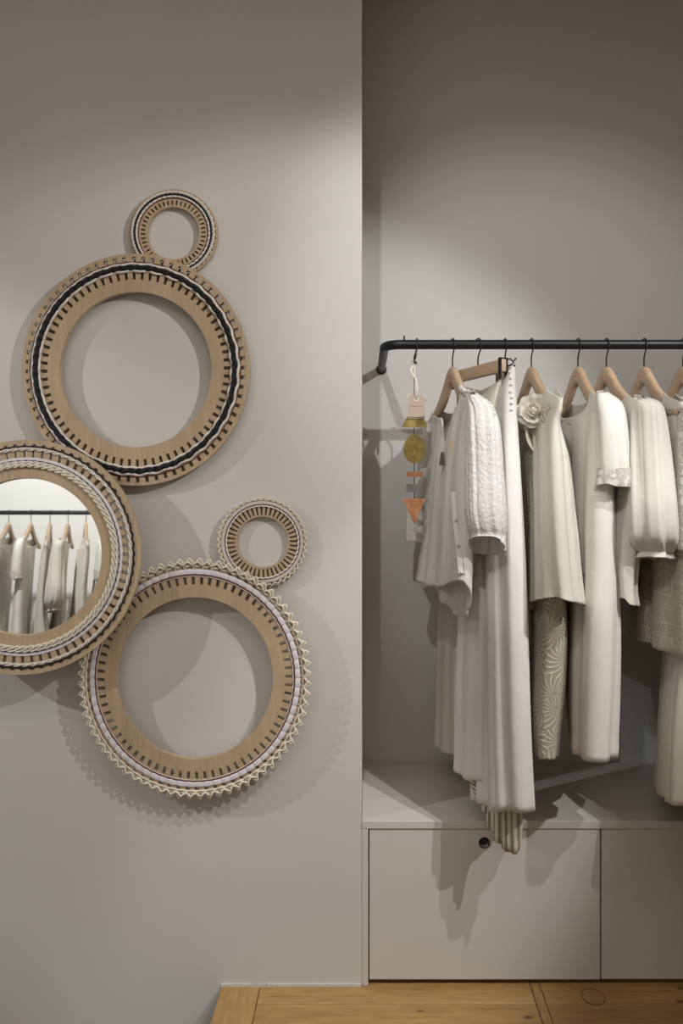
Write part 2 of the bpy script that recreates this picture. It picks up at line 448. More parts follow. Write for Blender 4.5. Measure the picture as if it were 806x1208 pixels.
px_ = X(477, YW)-ox
tube('stop_pin', [(px_, YW-YB, .010), (px_, YW-YB, .023)], .0023, M_black, rail, 8, ref=(1, 0, 0))

# ------------------------------------------------------------------ woven rings
def circ(r, n, z=1.0, t=None):
    t = np.arange(n)*2*PI/n if t is None else t
    return t
def ring_frame(name, parent, radii, slots, nslot, thick, zs, mat):
    """radii: sorted radial lines; slots: set of radial cell indexes that are cut"""
    fr = [0, .2, .4, .7]; na = nslot*len(fr)
    angs = [(k+f)*2*PI/nslot for k in range(nslot) for f in fr]
    nr = len(radii)
    def solid(i, j):
        if j < 0 or j >= nr-1: return False
        return not (j in slots and (i % na) % 4 in (0, 1))
    V = []
    for y in (0, thick):
        for a_ in angs:
            for j, r in enumerate(radii):
                rr = r
                yy = y
                if y == 0 and j == 0: pass
                V.append((rr*math.cos(a_), yy, rr*math.sin(a_)*zs))
    def vid(s, i, j): return s*na*nr+(i % na)*nr+j
    Fc = []
    for i in range(na):
        for j in range(nr-1):
            if not solid(i, j): continue
            Fc.append((vid(0, i, j), vid(0, i+1, j), vid(0, i+1, j+1), vid(0, i, j+1))[::-1])
            Fc.append((vid(1, i, j), vid(1, i+1, j), vid(1, i+1, j+1), vid(1, i, j+1)))
            if not solid(i, j-1): Fc.append((vid(0, i, j), vid(1, i, j), vid(1, i+1, j), vid(0, i+1, j)))
            if not solid(i, j+1): Fc.append((vid(0, i, j+1), vid(0, i+1, j+1), vid(1, i+1, j+1), vid(1, i, j+1)))
            if not solid(i-1, j): Fc.append((vid(0, i, j), vid(0, i, j+1), vid(1, i, j+1), vid(1, i, j)))
            if not solid(i+1, j): Fc.append((vid(0, i+1, j), vid(1, i+1, j), vid(1, i+1, j+1), vid(0, i+1, j+1)))
    o = mesh_obj(name, V, Fc, mat, parent)
    bm = bmesh.new(); bm.from_mesh(o.data); bmesh.ops.recalc_face_normals(bm, faces=bm.faces); bm.to_mesh(o.data); bm.free()
    return o
def cpath(r, n, zs, amp=0, per=0, ph=0, yo=0, yamp=0, yper=0, yph=0):
    t = np.arange(n)*2*PI/n
    rr = r+amp*np.sin(per*t+ph)
    yy = yo+yamp*np.sin(yper*t+yph)
    return np.stack([rr*np.cos(t), yy*np.ones(n), rr*np.sin(t)*zs], 1)
def braid(name, parent, mat, r, rad, amp, per, strands, zs, samp=8, sides=5):
    n = per*samp; parts = []
    for k in range(strands):
        ph = 2*PI*k/strands
        if strands == 3:
            p = cpath(r, n, zs, amp, per, ph, -rad*1.1, rad*.6, 2*per, 2*ph)
        else:
            p = cpath(r, n, zs, amp, per, ph, -rad*1.15, rad*.7, per, ph+PI/2)
        parts.append(tube_data(p, rad, sides, True))
    v, f = join_data(parts)
    return mesh_obj(name, v, f, mat, parent, True)
def cord(name, parent, mat, r, rad, per, zs, amp=0, samp=8, sides=6, dip=.6):
    n = per*samp
    p = cpath(r, n, zs, amp, per, 0, -rad*.75, rad*dip, per, 0)
    t = np.arange(n)*2*PI/n
    rr = rad*(1+.12*np.sin(per*t+1))
    v, f = tube_data(p, rr, sides, True)
    return mesh_obj(name, v, f, mat, parent, True)
def tape(name, parent, mat, r, wid, per, zs, samp=10):
    n = per*samp; t = np.arange(n)*2*PI/n
    b_ = np.abs(np.sin(per*t/2))**.5
    prof = np.array([(-.5, .0), (-.46, -.75), (-.22, -1.), (0, -.82), (.22, -1.), (.46, -.75), (.5, .0)])
    V = np.zeros((n, 7, 3))
    for k, (a_, h) in enumerate(prof):
        rr = r+a_*wid*(.84+.16*b_)
        yy = h*wid*.30*(.35+.65*b_)
        V[:, k, 0] = rr*np.cos(t); V[:, k, 1] = yy; V[:, k, 2] = rr*np.sin(t)*zs
    Fc = [(i*7+k, i*7+k+1, ((i+1) % n)*7+k+1, ((i+1) % n)*7+k) for i in range(n) for k in range(6)]
    return mesh_obj(name, V.reshape(-1, 3), Fc, mat, parent, True)
def fringe(name, parent, mat, r0, r1, rad, per, zs):
    parts = []; rng = np.random.RandomState(3)
    for k, (dph, dy, s) in enumerate(((0, 0, 1.0), (.15, -rad*1.6, .97))):
        pts = []
        for i in range(per*2):
            tt = (i/2+dph+.5*k*.0)*2*PI/per
            top = i % 2
            j = rng.uniform(-.06, .06)
            r = (r1*s+(r1-r0)*j*.6 if top else r0)
            pts.append((tt+j*.4*2*PI/per, r, dy-rad+(-.0022 if top else 0)))
        P_ = []
        m = len(pts)
        for i in range(m):
            t0, a0, y0 = pts[i]; t1, a1, y1 = pts[(i+1) % m]
            if t1 < t0: t1 += 2*PI
            for u in (0.06, .35, .65, .94):
                tt = t0+(t1-t0)*u; rr = a0+(a1-a0)*u
                P_.append((rr*math.cos(tt), y0+(y1-y0)*u, rr*math.sin(tt)*zs))
        parts.append(tube_data(P_, rad, 5, True))
    v, f = join_data(parts)
    return mesh_obj(name, v, f, mat, parent, True)
def stitches(name, parent, mat, r0, r1, rad, per, zs, a0, a1, off=.2):
    parts = []
    for k in range(per):
        t = (k+off)*2*PI/per
        if not (a0 <= math.degrees(t) <= a1): continue
        p = []
        for u in np.linspace(0, 1, 5):
            r = r0+(r1-r0)*u; tt = t+.010*math.sin(u*PI*1.4)
            p.append((r*math.cos(tt), -.0012*math.sin(u*PI)-.0003, r*math.sin(tt)*zs))
        parts.append(tube_data(p, rad, 4))
    v, f = join_data(parts)
    return mesh_obj(name, v, f, mat, parent, True)
def spacers(parent, r, depth, y0, zs, degs):
    for dg in degs:
        t = math.radians(dg)
        bm = bmesh.new(); bmesh.ops.create_cone(bm, segments=16, cap_ends=True, radius1=.006, radius2=.006, depth=depth-.0006,
            matrix=Matrix.Translation((r*math.cos(t), y0+depth/2, r*math.sin(t)*zs)) @ Matrix.Rotation(PI/2, 4, 'X'))
        bm_obj('spacer', bm, M_ring, parent)

def ring_thing(px, py, Yf, name, label, cat, tilt=0, yaw=0):
    s = Yf/FPX
    o = thing(name, label, cat, P(px, py, Yf)); o.rotation_euler = (tilt, 0, yaw)
    return o, s
TH = .014
# large ring with black braid
o, s = ring_thing(160, 436, YW-.031, 'woven_ring', 'large oak wall ring threaded with black cord between white cords', 'wall ring')
zs = 1.022
ring_frame('frame', o, [89.6*s, 91*s, 104*s, 112.5*s, 123.2*s, 130.2*s, 134*s], {2, 4}, 72, TH, zs, M_ring)
braid('black_braid', o, K_black, 117.3*s, 1.9*s, 1.7*s, 36, 2, zs, 12)
cord('white_cord', o, K_white, 121.3*s, 1.7*s, 36, zs, .7*s, 12)
cord('white_cord', o, K_white, 113.4*s, 1.6*s, 36, zs, .7*s, 12)
cord('red_thread', o, K_red, 123.9*s, .55*s, 72, zs, 0, 4, 5)
stitches('stitch', o, K_rose, 123.5*s, 129*s, .45*s, 72, zs, 60, 175)
stitches('stitch', o, K_red, 123.5*s, 129.5*s, .45*s, 72, zs, 0, 60)
spacers(o, 97*s, .031-TH, TH, zs, (90, 210, 330))
# small ring on top
o, s = ring_thing(204.3, 275, YW-.0155, 'woven_ring', 'small oak wall ring with one black braid, at the very top', 'wall ring')
ring_frame('frame', o, [30.8*s, 33*s, 38.6*s, 49.2*s, 50.6*s, 52*s], {1, 3}, 44, TH-.001, 1, M_ring)
braid('white_braid', o, K_white, 47.9*s, 1.0*s, 1.0*s, 44, 2, 1, 8)
braid('black_braid', o, K_black, 45.5*s, .9*s, .8*s, 30, 2, 1, 10)
cord('white_cord', o, K_white, 43.0*s, 1.25*s, 44, 1, .2*s)
cord('red_thread', o, K_red, 41.0*s, .5*s, 44, 1, 0, 6, 5)
spacers(o, 40*s, .0155-TH+.001, TH-.001, 1, (30, 150))
# ring on the right middle, fringed
o, s = ring_thing(309.7, 639.5, YW-.0155, 'woven_ring', 'small oak wall ring edged with cream zigzag cord, right of the others', 'wall ring')
ring_frame('frame', o, [30*s, 32*s, 41.6*s, 46*s, 48*s, 49.5*s], {1, 3}, 44, TH-.001, 1, M_ring)
cord('white_cord', o, K_white, 42.6*s, 1.0*s, 44, 1, .2*s)
cord('red_thread', o, K_red, 44.0*s, .5*s, 44, 1, 0, 6, 5)
braid('pink_braid', o, K_rose, 46.6*s, 1.0*s, 1.3*s, 44, 3, 1, 8)
fringe('fringe', o, K_cream, 49.2*s, 53.6*s, .8*s, 44, 1)
spacers(o, 36*s, .0155-TH+.001, TH-.001, 1, (80, 350))
# large ring, fringed
o, s = ring_thing(230, 800, YW-.046, 'woven_ring', 'large oak wall ring edged with cream zigzag fringe and lavender tape', 'wall ring')
zs = 1.035
ring_frame('frame', o, [92.2*s, 93.5*s, 106.8*s, 115.6*s, 123*s, 129.5*s, 131.5*s], {2, 4}, 72, TH, zs, M_ring)
tape('lavender_tape', o, K_lav, 121.2*s, 6.2*s, 72, zs)
cord('red_thread', o, K_red, 117.4*s, .65*s, 72, zs, 0, 6, 5)
cord('cream_cord', o, K_rose, 116.2*s, .55*s, 72, zs, 0, 6, 5)
cord('cream_cord', o, K_cream, 128.2*s, 1.3*s, 72, zs, .5*s)
fringe('fringe', o, K_cream, 129.2*s, 137.6*s, 1.25*s, 72, zs)
cord('cream_cord', o, K_cream, 131.0*s, .9*s, 72, zs, .7*s)
spacers(o, 99*s, .046-TH, TH, zs, (60, 270, 350))
# round mirror
YM = YW-.092
o, s = ring_thing(28, 656, YM, 'round_mirror', 'round mirror in a wide oak frame wound with cream and white braids', 'mirror', math.radians(3.4), 0)
o.rotation_euler = (-math.radians(3.4), 0, 0)
ring_frame('frame', o, [92*s, 93.2*s, 117*s, 124.8*s, 128.8*s, 133.2*s, 138*s], {2, 4}, 72, .012, 1, M_ring)
braid('cream_braid', o, K_cream, 107.0*s, 1.5*s, 1.5*s, 40, 2, 1, 14)
braid('white_braid', o, K_white, 110.7*s, 1.2*s, 1.0*s, 40, 2, 1, 14)
cord('black_thread', o, K_black, 112.9*s, .5*s, 72, 1, 0, 6, 5)
tape('lavender_tape', o, K_lav, 115.0*s, 3.6*s, 72, 1)
braid('white_braid', o, K_white, 126.6*s, 1.05*s, 1.2*s, 40, 2, 1, 14)
cord('black_cord', o, K_black, 130.2*s, .95*s, 72, 1, .5*s, 8, 6)
n = 96; t = np.arange(n)*2*PI/n
V = [(0, .0085, 0)]+[(95*s*math.cos(q), .0085, 95*s*math.sin(q)) for q in t]
mesh_obj('glass', V, [(0, 1+(i+1) % n, 1+i) for i in range(n)], M_mirror, o)
bm = bmesh.new(); bmesh.ops.create_cone(bm, segments=64, cap_ends=True, radius1=100*s, radius2=100*s, depth=.006,
    matrix=Matrix.Translation((0, .0155, 0)) @ Matrix.Rotation(PI/2, 4, 'X'))
bm_obj('backing', bm, M_ring, o)
bm = box_bm(-.04, .04, .0188, .074, -.03, .03); bm_obj('wall_bracket', bm, M_black, o)

# ------------------------------------------------------------------ hangers
TOP = [(0, .0), (.012, .0015), (.03, .011), (.055, .034), (.085, .060), (.12, .083), (.16, .103), (.20, .117), (.215, .124)]
BOT = [(0, .047), (.012, .050), (.03, .062), (.055, .084), (.085, .104), (.12, .121), (.16, .136), (.20, .147), (.215, .147)]
APEX = .060
AS = .86
TOP = [(x*AS, z) for x, z in TOP]; BOT = [(x*AS, z) for x, z in BOT]
ARM = .215*AS
def hanger_mesh():
    t = catmull(TOP, 26); b = catmull(BOT, 26)
    out = []
    tn = [(-x, -z) for x, z in t[::-1]]+[(x, -z) for x, z in t[1:]]
    bn = [(-x, -z) for x, z in b[::-1]]+[(x, -z) for x, z in b[1:]]
    sec = [(-.5, .25), (-.5, .75), (-.3, .97), (0, 1.0), (.3, .97), (.5, .75), (.5, .25), (.3, .03), (0, 0), (-.3, .03)]
    V, Fc = [], []; m = len(tn)
    for i in range(m):
        (xt, zt), (xb, zb) = tn[i], bn[i]
        w_ = .021-.004*abs(xt)/.215
        if i in (0, m-1): w_ *= .55
        for a_, h in sec:
            V.append((xb+(xt-xb)*h, a_*w_, -APEX+zb+(zt-zb)*h))
    k = len(sec)
    for i in range(m-1):
        for j in range(k):
            l = (j+1) % k; Fc.append((i*k+j, i*k+l, (i+1)*k+l, (i+1)*k+j))
    Fc += [tuple(range(k)), tuple((m-1)*k+j for j in range(k))[::-1]]
    return V, Fc
def hook_pts(zend):
    R = RR+.0022+.0006
    p = [(R*math.cos(t), 0, R*math.sin(t)) for t in np.linspace(math.radians(215), math.radians(-8), 18)]
    p += [(R*.93, 0, -.012), (.006, 0, -.024), (.0005, 0, -.036), (0, 0, zend)]
    return catmull(p, 60)
def mark_data(w_, z0, seedv, y):
    rng = random.Random(seedv); parts = []; n = 7
    for k in range(n):
        x = -w_/2+w_*k/(n-1); h = .0016 if k in (0, 3) else .001
        zz = z0-.35*abs(x)
        parts.append(tube_data([(x, y, zz-h), (x+.0004, y, zz+h), (x+.0012, y, zz-h*.4)], .00035, 4, ref=(0, 1, 0)))
    return join_data(parts)
def make_hanger(px, phi, label, group='wooden hangers on the black rail'):
    o = thing('clothes_hanger', label, 'hanger', (X(px, YW), YW, ZR), math.radians(phi-90), group)
    v, f = hanger_mesh(); h = mesh_obj('hanger_arms', v, f, M_hang, o, True)
    tube('hook', hook_pts(-APEX-.006), .0020, M_black, o, 8)
    v, f = mark_data(.030, -APEX-.024, int(px), -.0108); mesh_obj('printed_mark', v, f, M_mark, o)
    return o
def make_clip_hanger(px, phi, label, half=.115, zt=-.056, small=False):
    o = thing('clip_hanger', label, 'hanger', (X(px, YW), YW, ZR), math.radians(phi-90), 'clip hangers on the black rail')
    bm_obj('bar', box_bm(-half, half, -.008, .008, zt-.034, zt, .004, 3), M_hang, o, True)
    v, f = mark_data(.03, zt-.017, 4, -.0083); mesh_obj('printed_mark', v, f, M_mark, o)
    tube('hook', hook_pts(zt-.002), .0020, M_black, o, 8)
    for s_ in (-1, 1):
        x = s_*(half-.006)
        hh = .036 if small else .052
        bm = box_bm(x-.006, x+.006, -.0112, -.0082, zt-hh, zt+.003, .001)
        box_bm(x-.006, x+.006, .0082, .0112, zt-hh, zt+.003, bm=bm)
        box_bm(x-.006, x+.006, -.0112, .0112, zt-.0005, zt+.0025, bm=bm)
        c = bm_obj('clip', bm, M_blackp, o)
        if small: continue
        tube('lever', [(x, .010, zt-.002), (x+.004, .020, zt+.001), (x+.006, .028, zt-.006), (x+.007, .036, zt+.003)], .0022, M_blackp, c, 6, ref=(0, 0, 1))
        tube('spring', [(x+.002, .010, zt-.020), (x+.004, .020, zt-.014), (x+.006, .030, zt-.008)], .0016, M_blackp, c, 6, ref=(0, 0, 1))
    return o

# ------------------------------------------------------------------ garments
def interp(prof, c):
    if prof is None: return 0.0
    if callable(prof): return prof(c)
    xs = [p[0] for p in prof]; zs_ = [p[1] for p in prof]
    return np.interp(c, xs, zs_)
class Loft:
    """closed sleeve of cloth between a back edge (left in view) and a front edge (right in view)"""
    def __init__(s, rows, near_top=None, far_top=None, near_hem=None, far_hem=None, t_top=.25, t_hem=.25,
                 folds=(), e1=.75, e2=.65, nper=128, nrow=72, hem=0, origin=None, hang=None, neck=None, cap=None, half=.192, vcut=None, rise=.005):
        R = []
        for (pl, yl, Yl, pr, yr, Yr, T) in rows:
            XB, XF = X(pl, Yl)+T*.45, X(pr, Yr)-T*.45
            R.append((XB, Yl, Z(yl, Yl), XF, Yr, Z(yr, Yr), T))
        s.vcut = vcut; s.hang = hang; s.rise = rise; s.neck = neck or (.07, .05, .02, .0)
        if hang:
            hx_, ph_ = X(hang[0], YW), math.radians(hang[1]); dx_, dy_ = math.sin(ph_), -math.cos(ph_)
            zt_ = ZR-APEX-np.interp(half/AS, [q[0]/AS for q in TOP], [q[1] for q in TOP])
            hb = half*.86
            a_ = (hx_-dx_*hb, YW-dy_*hb, hx_+dx_*half, YW+dy_*half)
            R = [R[0]]+[(X(r_[0], max(r_[2], a_[1]-.012))+r_[6]*.45, max(r_[2], a_[1]-.012), Z(r_[1], max(r_[2], a_[1]-.012)),
                 X(r_[3], min(r_[5], a_[3]+.006))-r_[6]*.45, min(r_[5], a_[3]+.006), Z(r_[4], min(r_[5], a_[3]+.006)), r_[6]) for r_ in rows[1:]]
            R[0] = (a_[0], a_[1], zt_, a_[2], a_[3], zt_, .034)
            w_ = .6; R.insert(1, (a_[0]*w_+R[1][0]*(1-w_), a_[1]+.002, zt_-.012, a_[2]*w_+R[1][3]*(1-w_), a_[3]-.004, zt_-.012, (.034+R[1][6])/2))
        s.cap = cap if cap is not None else (t_top == 0)
        R = catmull(R, nrow); s.R = R; s.nper = nper; s.nrow = nrow
        s.o = Vector(origin) if origin is not None else Vector(((R[0][0]+R[0][3])/2, (R[0][1]+R[0][4])/2, max(R[0][2], R[0][5])))
        s.nt, s.ft, s.nh, s.fh = near_top, far_top, near_hem, far_hem
        s.t_top, s.t_hem, s.folds, s.e1, s.e2, s.hem = t_top, t_hem, folds, e1, e2, hem
        A = np.arange(nper)*2*PI/nper
        Vv = np.zeros((nrow, nper, 3)); UV = np.zeros((nrow, nper, 2))
        for i in range(nrow):
            t = i/(nrow-1)
            p, u = s.section(t, A, R[i]); Vv[i] = p; UV[i] = u
        s.V = Vv; s.UV = UV
    def section(s, t, A, row):
        XB, YB_, ZB, XF, YF, ZF, T = row
        B = np.array((XB, YB_)); Fp = np.array((XF, YF)); d = Fp-B; Ln = np.linalg.norm(d)+1e-9; u = d/Ln
        n = np.array((u[1], -u[0]))          # candidate normal
        if n[0] > 0: n = -n                   # near side faces left / camera
        c = np.sign(np.cos(A))*np.abs(np.cos(A))**s.e1; sn = np.sign(np.sin(A))*np.abs(np.sin(A))**s.e2
        mid = (B+Fp)/2; h = Ln/2
        off = np.zeros_like(A)
        bx = mid[0]+u[0]*h*c+n[0]*T/2*sn; by = mid[1]+u[1]*h*c+n[1]*T/2*sn
        sg = np.hypot(np.diff(bx, append=bx[0]), np.diff(by, append=by[0]))
        cum = np.concatenate([[0], np.cumsum(sg)[:-1]]); tot = sg.sum()
        q = np.where(cum > tot/2, cum-tot, cum)
        for (lam, a0, a1, ph, drift, pw) in s.folds:
            x = 2*PI*q/lam+ph+drift*t
            x = np.where(sn < -.2, x+0.0, x)
            off += (a0+(a1-a0)*t**pw)*(np.sin(x)+.28*np.sin(2*x+.7+drift*t))
        if s.hem: off += s.hem*(t > .965)
        cx = np.cos(A); sx = np.sin(A)
        px_ = mid[0]+u[0]*h*c+n[0]*T/2*sn+off*(u[0]*cx*.6+n[0]*sx)
        py_ = mid[1]+u[1]*h*c+n[1]*T/2*sn+off*(u[1]*cx*.6+n[1]*sx)
        pz = ZB+(ZF-ZB)*(c+1)/2
        wt = max(0, 1-t/s.t_top)**1.25 if s.t_top else 0
        wh = max(0, (t-(1-s.t_hem))/s.t_hem)**1.6 if s.t_hem else 0
        near = 1/(1+np.exp(-sn*9))
        for k, cc in enumerate(c):
            if wt and s.hang:
                nw, nd, fd, nc = s.neck
                sl = cc*h; base = ZB+(ZF-ZB)*(cc+1)/2
                zt_ = ZR-APEX-np.interp(abs(sl)/AS, [q_[0]/AS for q_ in TOP], [q_[1] for q_ in TOP])+s.rise
                ze = ZR-APEX-np.interp(nw/AS, [q_[0]/AS for q_ in TOP], [q_[1] for q_ in TOP])+s.rise
                dd = near[k]*nd+(1-near[k])*fd
                v_ = (sl-nc)/nw
                if abs(v_) < 1: zt_ = min(zt_, ze)-dd*(1-v_*v_)**.6
                if s.vcut and near[k] > .5 and abs(sl-s.vcut[0]) < s.vcut[1]: zt_ -= s.vcut[2]*(1-abs(sl-s.vcut[0])/s.vcut[1])
                pz[k] += wt*(zt_-base)
            elif wt: pz[k] += wt*(near[k]*interp(s.nt, cc)+(1-near[k])*interp(s.ft, cc))
            if wh: pz[k] += wh*(near[k]*interp(s.nh, cc)+(1-near[k])*interp(s.fh, cc))
        return np.stack([px_, py_, pz], 1), np.stack([q+.5, -pz], 1)
    def build(s, name, mat, parent, solid=.0012):
        n, m = s.nrow, s.nper
        V = (s.V-np.array(s.o)).reshape(-1, 3)
        Fc = [(i*m+k, (i+1)*m+k, (i+1)*m+(k+1) % m, i*m+(k+1) % m) for i in range(n-1) for k in range(m)]
        if s.cap: Fc.append(tuple(range(m))[::-1])
        o = mesh_obj(name, V, Fc, mat, parent, True, s.UV.reshape(-1, 2))
        if solid:
            md = o.modifiers.new('thickness', 'SOLIDIFY'); md.thickness = solid; md.offset = 0
        return o
    def at(s, t, c, near=True, lift=.002):
        """point on the cloth: t down the length, c -1 back .. 1 front"""
        i = min(s.nrow-1, max(0, int(round(t*(s.nrow-1)))))
        half = s.nper//2
        ks = range(1, half) if near else range(half+1, s.nper)
        A = np.arange(s.nper)*2*PI/s.nper
        cs = np.sign(np.cos(A))*np.abs(np.cos(A))**s.e1
        k = min(ks, key=lambda q: abs(cs[q]-c))
        p = s.V[i, k].copy(); B, Fp = s.V[i, half], s.V[i, 0]
        d = Fp[:2]-B[:2]; d /= np.linalg.norm(d)+1e-9; nn = np.array((d[1], -d[0]))
        if nn[0] > 0: nn = -nn
        p[:2] += nn*lift*(1 if near else -1)
        return p-np.array(s.o)
def at_py(L_, py, c, lift=.002):
    best = None
    for i in range(0, L_.nrow):
        p = L_.at(i/(L_.nrow-1), c, True, lift); w_ = p+np.array(L_.o)
        y = PY0-(w_[2]-EYE)*FPX/w_[1]
        if best is None or abs(y-py) < best[0]: best = (abs(y-py), p)
    return best[1]
def surf_px(L_, px, py, lift=.002):
    V = L_.V; q = np.stack([PX0+V[..., 0]*FPX/V[..., 1], PY0-(V[..., 2]-EYE)*FPX/V[..., 1]], -1)
    d = np.hypot(q[..., 0]-px, q[..., 1]-py)
    m = d.min(); cand = np.argwhere(d < max(m*1.5, 3.0))
    i, k = min(cand, key=lambda e: V[e[0], e[1], 1]+.01*d[e[0], e[1]])
    n_ = L_.nper; i0, i1 = max(0, i-1), min(L_.nrow-1, i+1)
    nn = np.cross(V[i, (k+1) % n_]-V[i, (k-1) % n_], V[i1, k]-V[i0, k]); nn /= np.linalg.norm(nn)+1e-9
    if nn[1] > 0: nn = -nn
    return V[i, k]+nn*lift-np.array(L_.o)
def garment(name, label, cat, L_, group=None):
    return thing(name, label, cat, tuple(L_.o), 0, group)
def pearl(parent, p, r, mat, name='button', sq=.7):
    bm = bmesh.new(); bmesh.ops.create_uvsphere(bm, u_segments=10, v_segments=7, radius=r)
    for v in bm.verts: v.co.x *= sq
    bm_obj(name, bm, mat, parent, True).location = Vector(tuple(p))
M_pearl = plain('pearl', (.82, .79, .74), .25)
M_btn = plain('shell_button', (.55, .52, .50), .35)

# S hook and the metal ornament
hx = X(492, YW)
sh = thing('s_hook', 'small black hook over the rail holding the metal ornament', 'hook', (hx, YW, ZR))
R_ = RR+.0026
p = [(0, R_*math.cos(t), R_*math.sin(t)) for t in np.linspace(math.radians(215), math.radians(0), 14)][::-1]
p = [(0, -abs(R_)*math.cos(t), R_*math.sin(t)) for t in np.linspace(math.radians(-25)+PI, 0, 16)]
p += [(-.001, -R_, -.012), (-.006, -R_*.6, -.034), (-.007, 0, -.045), (-.004, .006, -.050), (-.001, .007, -.045)]
tube('wire', catmull(p, 70), .0021, M_black, sh, 8, ref=(1, 0, 0))
tube('grip', [(-.0040, -R_*.72, -.026), (-.0066, -R_*.4, -.040)], .0036, M_blackp, sh, 8, ref=(1, 0, 0))
YO = YW-.010
on = thing('hanging_ornament', 'dangling ornament of brass, copper and grey metal plates with a paper tag', 'ornament', P(489, 432, YO))
oo = P(489, 432, YO)
def OL(px, py, dy=0): q = P(px, py, YO)-oo; return (q.x, dy, q.z)
t = np.linspace(0, 2*PI, 25)[:-1]
c = OL(489.5, 428)
tube('ring', [(c[0]+.0075*math.cos(q), 0, c[2]+.0075*math.sin(q)) for q in t], .0009, M_steel, on, 6, True)
M_cordb = cord_mat('brown_cord', (.09, .065, .05))
tube('cord', [OL(489, 431), OL(488.5, 500), OL(488.5, 588)], .0010, M_cordb, on, 6, ref=(0, 1, 0))
def metal(name, c1, c2):
    m, nt, b = newmat(name); v = coords(nt)
    L(nt, ramp(nt, noise(nt, v, 55, 5, .65), [(.32, c1), (.68, c2)]), b.inputs['Base Color'])
    b.inputs['Metallic'].default_value = .35; b.inputs['Roughness'].default_value = .45
    bump(nt, b, noise(nt, v, 120, 3), .25, .001); return m
M_brass = metal('brushed_brass', (.20, .14, .035), (.40, .30, .09))
M_copper = metal('hammered_copper', (.42, .15, .06), (.90, .46, .25))
M_copd = metal('dull_copper', (.35, .14, .07), (.62, .28, .15))
M_grey = metal('grey_zinc', (.17, .18, .18), (.28, .29, .28))
M_kraft = plain('kraft_paper', (.50, .41, .33), .8, 0, 300)
M_ribbon = plain('cream_ribbon', (.80, .76, .66), .7)
M_print = plain('tag_print', (.22, .14, .10), .8)
def plate(name, pts, mat, dy=-.002, thick=.0016):
    bm = bmesh.new(); vs = [bm.verts.new(OL(x, y, dy-thick)) for x, y in pts]; f = bm.faces.new(vs)
    r = bmesh.ops.extrude_face_region(bm, geom=[f])
    bmesh.ops.translate(bm, verts=[g for g in r['geom'] if isinstance(g, bmesh.types.BMVert)], vec=(0, thick, 0))
    return bm_obj(name, bm, mat, on)
plate('brass_half_moon', [(474, 504), (477, 497), (481, 491), (486, 489), (493, 489), (498, 491), (502, 497), (504, 504)], M_brass)
plate('brass_disc', [(489+13*math.cos(q), 529.5+17*math.sin(q)) for q in t], M_brass)
plate('copper_bar', [(480, 556.5), (499, 556.5), (499, 562.5), (480, 562.5)], M_copd)
plate('grey_bar', [(479, 571), (498, 571), (498, 580.5), (479, 580.5)], M_grey)
plate('copper_triangle', [(475, 588), (502, 588), (489, 619)], M_copper)
tg = plate('paper_tag', [(481, 494), (481, 470), (484, 466), (498, 466), (501, 470), (501, 494)], M_kraft, -.006, .0008)
def tagline(px0, px1, py, w_=.8):
    a_, b_ = OL(px0, py, -.0072), OL(px1, py, -.0072)
    tube('tag_line', [a_, b_], w_*.00045, M_print, tg, 4)
tagline(484, 498, 479.5); tagline(481.5, 500.5, 492.5, 2.2)
tube('eyelet', [(OL(491, 472)[0]+.0042*math.cos(q), -.0070, OL(491, 472)[2]+.0042*math.sin(q)) for q in t], .0016, plain('white_eyelet', (.85, .84, .82), .5), tg, 6, True)
tube('ribbon', [OL(487, 431, -.002), OL(484.5, 438, -.004), OL(490, 446, -.006), OL(492.5, 458, -.007), OL(491, 471, -.008)], .0026, M_ribbon, on, 8, flat=.3)
tube('ribbon', [OL(489, 431, -.003), OL(489.5, 445, -.003), OL(490.5, 458, -.006), OL(490, 470, -.008)], .0016, M_ribbon, on, 8, flat=.3)
tube('ribbon', [OL(482, 472, -.005), OL(480.5, 467, -.004), OL(484, 465, -.004)], .0014, M_ribbon, on, 6)
tube('ribbon', [OL(498, 466, -.004), OL(501, 468, -.004), OL(502, 474, -.005)], .0014, M_ribbon, on, 6)

# hangers
H1 = make_hanger(534, 13, 'wooden hanger inside the cropped blouse, nearest the ornament')
H2 = make_clip_hanger(564, 26, 'wooden clip hanger set askew behind the cropped blouse')
H3 = make_clip_hanger(596, 2, 'clip hanger almost hidden in the top of the pearl-buttoned skirt', .066, -.068, True)
H4 = make_hanger(627, 8, 'wooden hanger above the fabric rose')
H5 = make_hanger(682, 6, 'wooden hanger in the ivory satin dress')
H6 = make_hanger(715.5, 7, 'wooden hanger in the puff-sleeved voile blouse')
H7 = make_hanger(760, 4, 'wooden hanger in the crochet top with straw fringe')
H8 = make_hanger(806, 5, 'wooden hanger at the right edge of the photo, half cut off')

SH = [(-1, 0), (-.72, .030), (-.38, .052), (-.30, .050), (0, .02), (.30, .050), (.38, .052), (.72, .030), (1, 0)]
def shoulders(drop, cn=0.0, wn=.34, peak=.05):
    return [(-1, 0), (-.7, peak*.55), (cn-wn, peak), (cn-wn*.6, peak-drop*.65), (cn, peak-drop), (cn+wn*.6, peak-drop*.65), (cn+wn, peak), (.7, peak*.55), (1, 0)]

